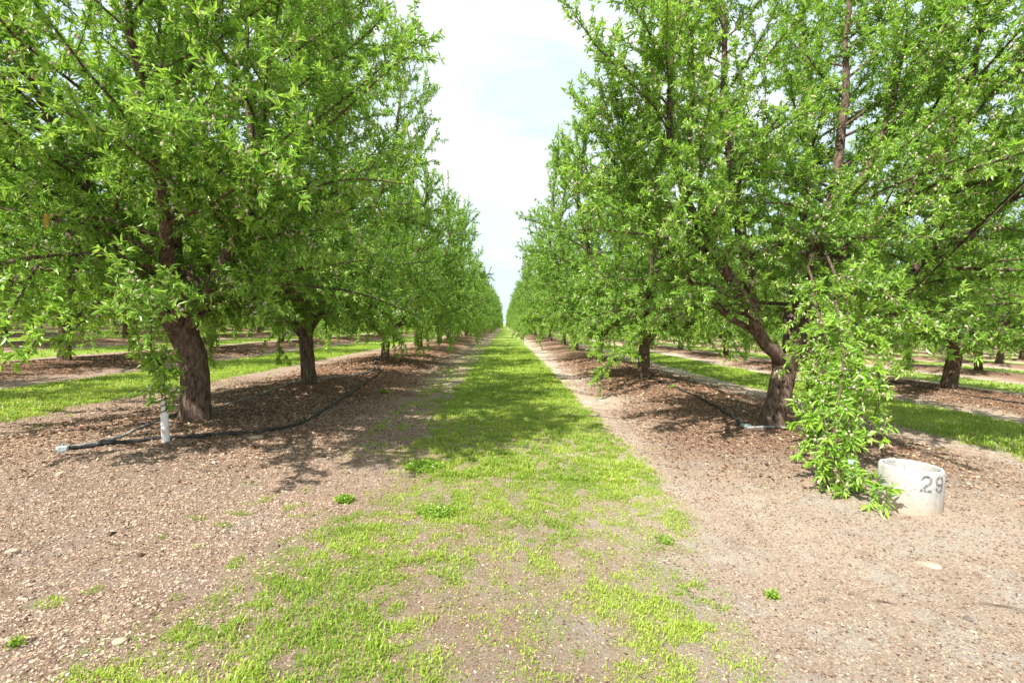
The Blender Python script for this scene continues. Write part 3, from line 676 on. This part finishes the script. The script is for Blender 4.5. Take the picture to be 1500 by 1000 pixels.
# ------------------------------------------------------------------ young wrapped tree
def young(loc, rs, h, lean, name, label, guard):
    e = link(name, None, None, loc); tag(e, label, 'sapling')
    lean = np.array([*lean, 0.])
    if guard:
        mb = MB(); n = 9; k_ = 14; zz = np.linspace(-.03, .275, n); V = []
        for z in zz:
            for a in range(k_):
                an = a/k_*6.283; r_ = .034*(1+.06*math.sin(an*2+z*9)); V.append([r_*math.cos(an)+lean[0]*z, r_*math.sin(an)*.8+lean[1]*z, z+(.012*math.sin(an*1.5) if z > .26 else 0)])
        V = np.array(V); i = np.arange(n-1)[:, None]*k_; j = np.arange(k_)[None]; Q = np.stack([i+j, i+(j+1) % k_, i+k_+(j+1) % k_, i+k_+j], -1).reshape(-1, 4)
        o = link('trunk_guard', mk_mesh('trunk_guard', V, Q, None, [M_white], smooth=True), e)
        so = o.modifiers.new('t', 'SOLIDIFY'); so.thickness = .003
        mb = MB(); tube(mb, [lean*.26+[0, 0, .25], lean*.33+[-.004, 0, .30], lean*.40+[-.006, 0, .42]], [.020, .019, .018], 9); link('upper_wrap', mb.mesh('upper_wrap', [M_white]), e)
        mb = MB()
        for q in range(3):
            z = .30+q*.055; tube(mb, [lean*z+[.022*math.cos(a), .022*math.sin(a), z+.012*math.sin(a+1)] for a in np.linspace(0, 6.28, 13)], .0045, 5, cap=False)
        link('tie', mb.mesh('tie', [M_black]), e)
    st = walk(rs, np.array([0, 0, .02]), unit(lean+[0, 0, 1.]), h, 10, np.array([0, 0, .05]), .03)
    mb = MB(); tube(mb, st, np.linspace(.011, .004, 11), 7)
    A, D = [], []
    for s in np.linspace(.40, .98, 22):
        i = int(s*10); p0 = st[i]+(st[min(10, i+1)]-st[i])*(s*10-i); d = unit(rs.normal(size=3)*[1, 1, .3]+[0, 0, .35])
        tp = walk(rs, p0, d, rs.uniform(.07, .22), 4, np.array([0, 0, -.06]), .1); tube(mb, tp, np.linspace(.003, .0015, 5), 4, cap=False)
        for q in (1, 2, 3, 4): A.append(tp[q]); D.append(unit(tp[q]-tp[q-1]+rs.normal(size=3)*.3))
    link('stem', mb.mesh('stem', [M_twig]), e)
    A = np.array(A); me, _ = leafmesh(rs, A, np.array(D), np.full(len(A), 1.0), np.clip(rs.normal(.6, .2, len(A)), 0, 1), (3, 6), (.055, .095), 'foliage', 22)
    link('foliage', me, e)
young(G(243, 647), np.random.RandomState(9), .86, (-.06, 0), 'young_almond_tree', 'young leafy sapling wrapped in a white trunk guard in front of the thick left trunk', True)

# ------------------------------------------------------------------ concrete ring
pc = G(1331, 738); pc[2] -= .03
ring = link('concrete_ring', None, None, pc); tag(ring, 'pale round concrete irrigation ring stencilled 29 at the right of the picture', 'concrete ring')
Ro, Ri, Hh = .196, .168, .325
prof = [(Ro-.004, -.10), (Ro, 0.0), (Ro+.001, .08), (Ro, .2), (Ro, Hh-.012), (Ro-.006, Hh-.003), (Ro-.012, Hh), (Ri+.008, Hh), (Ri+.002, Hh-.004), (Ri, Hh-.012), (Ri, .1), (Ri, -.10)]
n = 96; rsr = np.random.RandomState(4); V = []
for a in range(n):
    an = a/n*6.2832
    for i, (r_, z) in enumerate(prof):
        chip = .007*max(0, float(vn(an*3.2, z*22, 1, 95))-.72)/.28*(4 <= i <= 9); j = rsr.normal()*.0012-chip*(1 if i < 7 else -1); 
        V.append([(r_+j)*math.cos(an), (r_+j)*math.sin(an), z-chip*1.2+(rsr.normal()*.002 if i in (5, 6, 7, 8) else 0)])
kp = len(prof); i = np.arange(n)[:, None]*kp; i2 = ((np.arange(n)+1) % n)[:, None]*kp; j = np.arange(kp-1)[None]
link('ring_wall', mk_mesh('ring_wall', np.array(V), np.stack([i+j, i2+j, i2+j+1, i+j+1], -1).reshape(-1, 4), None, [M_conc], smooth=True), ring)
# soil inside
mb = MB(); V = [[0, 0, .07]]+[[(Ri+.004)*math.cos(a/24*6.2832), (Ri+.004)*math.sin(a/24*6.2832), .06] for a in range(24)]
mb.add(np.array(V), None, np.array([[0, 1+a, 1+(a+1) % 24] for a in range(24)])); link('soil_fill', mb.mesh('soil_fill', [M_litter]), ring)
def seg_d(px, py, a, b):
    a = np.array(a); b = np.array(b); d = b-a; t = np.clip(((px-a[0])*d[0]+(py-a[1])*d[1])/(d@d), 0, 1)
    return np.hypot(px-a[0]-t*d[0], py-a[1]-t*d[1])
def digit(strokes, th, w, h, res=.0016):
    U, Vv = np.meshgrid(np.arange(-.01, w+.01, res), np.arange(-.01, h+.01, res)); d = np.full(U.shape, 9.)
    for poly in strokes:
        for a, b in zip(poly[:-1], poly[1:]): d = np.minimum(d, seg_d(U, Vv, (a[0]*w, a[1]*h), (b[0]*w, b[1]*h)))
    d = d+.004*(fbm(U+5, Vv+5, .008, 70, 2)-.5)
    m = d < th; m &= ~(fbm(U, Vv, .006, 80, 2) > .66)
    return U[m], Vv[m], res
def arc(cx, cy, rx, ry, a0, a1, n=9): return [(cx+rx*math.cos(R(a)), cy+ry*math.sin(R(a))) for a in np.linspace(a0, a1, n)]
two = [arc(.5, .72, .42, .26, 160, 60), arc(.5, .72, .42, .26, 40, -35, 5)+[(.50, .38), (.10, .05)], [(.32, .04), (.92, .04)]]
nine = [arc(.5, .70, .40, .27, 115, 250), arc(.5, .70, .40, .27, 65, -10)+[(.90, .35), (.80, .12), (.62, .03)], [(.60, .46), (.80, .48)], arc(.5, .28, .38, .25, 200, 262, 5)]
view = math.atan2(-pc[1], -pc[0])
def paint(dg, ang0, z0, w, name):
    U, Vv, res = dg; hh = res*.55; Vs = []
    for du, dv in ((-hh, -hh), (hh, -hh), (hh, hh), (-hh, hh)):
        an = ang0+(U+du)/Ro; Vs.append(np.stack([(Ro+.0028)*np.cos(an), (Ro+.0028)*np.sin(an), z0+Vv+dv], -1))
    V = np.stack(Vs, 1).reshape(-1, 3)
    link(name, mk_mesh(name, V, np.arange(len(V)).reshape(-1, 4), None, [M_paint]), ring)
wD, hD_ = .072, .108
paint(digit(two, .0075, wD, hD_), view+R(17), Hh-.028-hD_, wD, 'painted_digit')
paint(digit(nine, .0075, wD, hD_), view+R(45), Hh-.028-hD_, wD, 'painted_digit')
# pale blue tube beside it
pb = G(1240, 722); e = link('blue_riser', None, None, pb); tag(e, 'pale blue plastic riser standing among the drooping leaves left of the concrete ring', 'pipe')
mb = MB(); tube(mb, [[0, 0, -.05], [.005, 0, .1], [.02, 0, .24]], .017, 12); link('tube', mb.mesh('tube', [M_blue]), e)
mb = MB(); tube(mb, [[.02, 0, .22], [.022, 0, .27]], .023, 12); link('cap', mb.mesh('cap', [M_fit]), e)
# yellow strip hanging in the left crown
py_ = P(68, 312, 4.2); V = []
for i_ in range(7):
    z = -i_*.022; a = .35*math.sin(i_*.9); V += [[-.02*math.cos(a), -.02*math.sin(a), z], [.02*math.cos(a), .02*math.sin(a), z-.005]]
o = link('yellow_tape', mk_mesh('yellow_tape', np.array(V), [[2*i_, 2*i_+1, 2*i_+3, 2*i_+2] for i_ in range(6)], None, [M_yel], smooth=True), None, py_)
o.modifiers.new('t', 'SOLIDIFY').thickness = .0008
tag(o, 'short strip of yellow tape hanging in the upper left crown', 'tape')

# ------------------------------------------------------------------ stones
def stone(px, py, sx, sy, sz, rz, mat, label, sd):
    import bmesh
    bm = bmesh.new(); bmesh.ops.create_icosphere(bm, subdivisions=3, radius=1); r_ = np.random.RandomState(sd); off = r_.rand(3)*20
    for v in bm.verts:
        c = v.co; f = .72+.5*float(fbm(c.x*1.0+off[0]+c.z, c.y+off[1]-c.z*.7, .7, sd)); v.co = c*f; v.co.x *= sx; v.co.y *= sy; v.co.z *= sz
        v.co.z = min(v.co.z, sz*.62)
    me = bpy.data.meshes.new('stone'); bm.to_mesh(me); bm.free(); me.materials.append(mat)
    p = G(px, py); p[2] += sz*.15; o = link('stone', me, None, p); o.rotation_euler = (0, 0, rz); tag(o, label, 'stone', 'loose stones on the soil')
stone(376, 641, .075, .04, .03, .5, M_stone, 'pale oblong stone lying just below the bowed black hose', 1)
stone(1362, 829, .065, .035, .022, -.5, M_stone, 'flat tan slab of crusted soil below the concrete ring', 2)
stone(1203, 880, .018, .016, .016, .3, M_dstone, 'small dark clod on the pale track right of the lone green sprig', 3)
stone(1418, 907, .022, .018, .014, .9, M_dstone, 'small dark clod toward the bottom right corner', 4)
stone(18, 808, .032, .022, .018, .4, M_stone, 'tan stone at the far left edge of the gravel', 5)
stone(176, 940, .03, .02, .016, .1, M_stone, 'small buff stone in the gravel at bottom left', 6)
stone(90, 693, .03, .025, .018, .4, M_stone, 'pale pebble in the gravel below the grey hose clamp', 7)

# ------------------------------------------------------------------ individual weeds
def weed(px, py, rad, n, h, label, sd, ls=.030, narrow=False, cat='weed', nm='weed'):
    r_ = np.random.RandomState(sd); c = G(px, py); A = []; 
    th = r_.rand(n)*6.283; rr = rad*np.sqrt(r_.rand(n)); hx = h*(1-.6*(rr/rad)**2)*r_.uniform(.3, 1, n)
    x = rr*np.cos(th); y = rr*np.sin(th)*.8; A = np.stack([x, y, gz(c[0]+x, c[1]+y)-c[2]+hx], -1)
    mb = MB()
    for a in A[::2]: tube(mb, [[a[0]*.7, a[1]*.7, -.01], a*[.9, .9, .6], a], [.0014, .0012, .001], 3, cap=False)
    e = link(nm, None, None, c); tag(e, label, cat)
    D = np.stack([x/rad*.6, y/rad*.6, np.ones(n)], -1)+r_.normal(size=(n, 3))*.25; D /= np.linalg.norm(D, axis=1)[:, None]
    me, _ = leafmesh(r_, A, D, np.full(n, ls/.07 * (1.0)), r_.rand(n)*.6, (4, 6), (.055, .085), 'leaves')
    me.materials[0] = M_weed
    if not narrow:
        co = np.empty(len(me.vertices)*3, np.float32); me.vertices.foreach_get('co', co); co = co.reshape(-1, 6, 3)
        ax = (co[:, 0]+co[:, 3])[:, None]/2; mid = (co-ax); dr = co[:, 3]-co[:, 0]; dr /= np.linalg.norm(dr, axis=1)[:, None]
        al = np.sum(mid*dr[:, None], 2)[..., None]*dr[:, None]; co = ax+al+(mid-al)*1.9
        me.vertices.foreach_set('co', co.astype(np.float32).ravel()); me.update()
    link('stem', mb.mesh('stem', [M_weed]), e); link('foliage', me, e)
weed(503, 735, .060, 60, .040, 'lone bright green weed on bare soil left of the grass lane', 1, .022)
weed(622, 686, .17, 260, .045, 'broad green weed clump where the left shade meets the grass', 2, .020)
weed(642, 752, .15, 200, .035, 'low clover patch at the left side of the foreground grass', 3, .017)
weed(1129, 875, .022, 24, .022, 'tiny green sprig alone on the pale right track', 4, .017)
weed(975, 792, .06, 36, .025, 'small leafy weed in the right half of the foreground grass', 6, .015)
weed(24, 945, .022, 22, .02, 'tiny green sprig at the bottom left edge of the gravel', 8, .015)
weed(985, 568, .05, 30, .05, 'small dry-looking sprig beside the hose near the second right trunk', 10, .03)
weed(562, 575, .06, 36, .05, 'small green weed in the shade right of the hose junction', 11, .03)
# fallen twigs
for px, py, L, rz, lab in ((1475, 890, .22, -.35, 'thin bare twig lying on the soil at the right edge'), (865, 700, .10, .9, 'short dark twig lying in the sunlit grass'), (1300, 885, .09, -.6, 'short thin twig on the pale track at lower right')):
    c = G(px, py); r_ = np.random.RandomState(int(px)); pts = walk(r_, np.array([-L/2*math.cos(rz), -L/2*math.sin(rz), .008]), np.array([math.cos(rz), math.sin(rz), .0]), L, 6, np.zeros(3), .12); pts[:, 2] = .008+.004*r_.rand(7)
    mb = MB(); tube(mb, pts, np.linspace(.004, .0018, 7), 5); tube(mb, [pts[3], pts[3]+[L*.15, L*.12, .01]], [.002, .001], 4); o = link('twig', mb.mesh('twig', [M_twig]), None, c); tag(o, lab, 'twig')

# ------------------------------------------------------------------ light
EL = 52; SUN = np.array([-.69, -.72]); SUN /= np.linalg.norm(SUN)
to_sun = Vector((SUN[0]*math.cos(R(EL)), SUN[1]*math.cos(R(EL)), math.sin(R(EL))))
sl_ = bpy.data.lights.new('sun', 'SUN'); sl_.energy = 5.0; sl_.angle = R(.6); sl_.color = (1, .95, .87)
so_ = bpy.data.objects.new('sun', sl_); C.objects.link(so_); so_.rotation_euler = to_sun.to_track_quat('Z', 'Y').to_euler()
w = bpy.data.worlds.new('World'); scene.world = w; w.use_nodes = True; t = w.node_tree; t.nodes.clear()
out = t.nodes.new('ShaderNodeOutputWorld'); bg = t.nodes.new('ShaderNodeBackground'); sky = t.nodes.new('ShaderNodeTexSky')
sky.sky_type = 'NISHITA'; sky.sun_disc = False; sky.sun_elevation = R(EL); sky.sun_rotation = math.atan2(SUN[0], SUN[1]); sky.dust_density = 1.5; sky.air_density = 1.0
tc = t.nodes.new('ShaderNodeTexCoord'); mp = t.nodes.new('ShaderNodeMapping'); mp.inputs['Scale'].default_value = (1, 1, 2.6); nz = t.nodes.new('ShaderNodeTexNoise')
nz.inputs['Scale'].default_value = 2.2; nz.inputs['Detail'].default_value = 7; nz.inputs['Roughness'].default_value = .55; nz.inputs['Distortion'].default_value = .4
t.links.new(tc.outputs['Generated'], mp.inputs[0]); t.links.new(mp.outputs[0], nz.inputs['Vector'])
rp = t.nodes.new('ShaderNodeValToRGB'); rp.color_ramp.elements[0].position = .43; rp.color_ramp.elements[0].color = (.78, .78, .78, 1); rp.color_ramp.elements[1].position = .60; rp.color_ramp.elements[1].color = (.97, .97, .97, 1)
t.links.new(nz.outputs['Fac'], rp.inputs[0])
rp.color_ramp.elements[0].color = (3.95, 4.6, 5.15, 1); rp.color_ramp.elements[1].color = (5.5, 5.6, 5.7, 1)
mx = t.nodes.new('ShaderNodeMix'); mx.data_type = 'RGBA'; mx.inputs[0].default_value = .86; t.links.new(sky.outputs[0], mx.inputs[6]); t.links.new(rp.outputs[0], mx.inputs[7])
t.links.new(mx.outputs[2], bg.inputs[0]); bg.inputs[1].default_value = .115; t.links.new(bg.outputs[0], out.inputs[0])

scene.view_settings.view_transform = 'Standard'; scene.view_settings.look = 'None'; scene.view_settings.gamma = 1
scene.view_settings.exposure = 1.0
cy = scene.cycles
cy.max_bounces = 6; cy.diffuse_bounces = 4; cy.glossy_bounces = 2; cy.transmission_bounces = 4; cy.transparent_max_bounces = 4
cy.caustics_reflective = False; cy.caustics_refractive = False; cy.sample_clamp_indirect = 6
cy.use_denoising = True
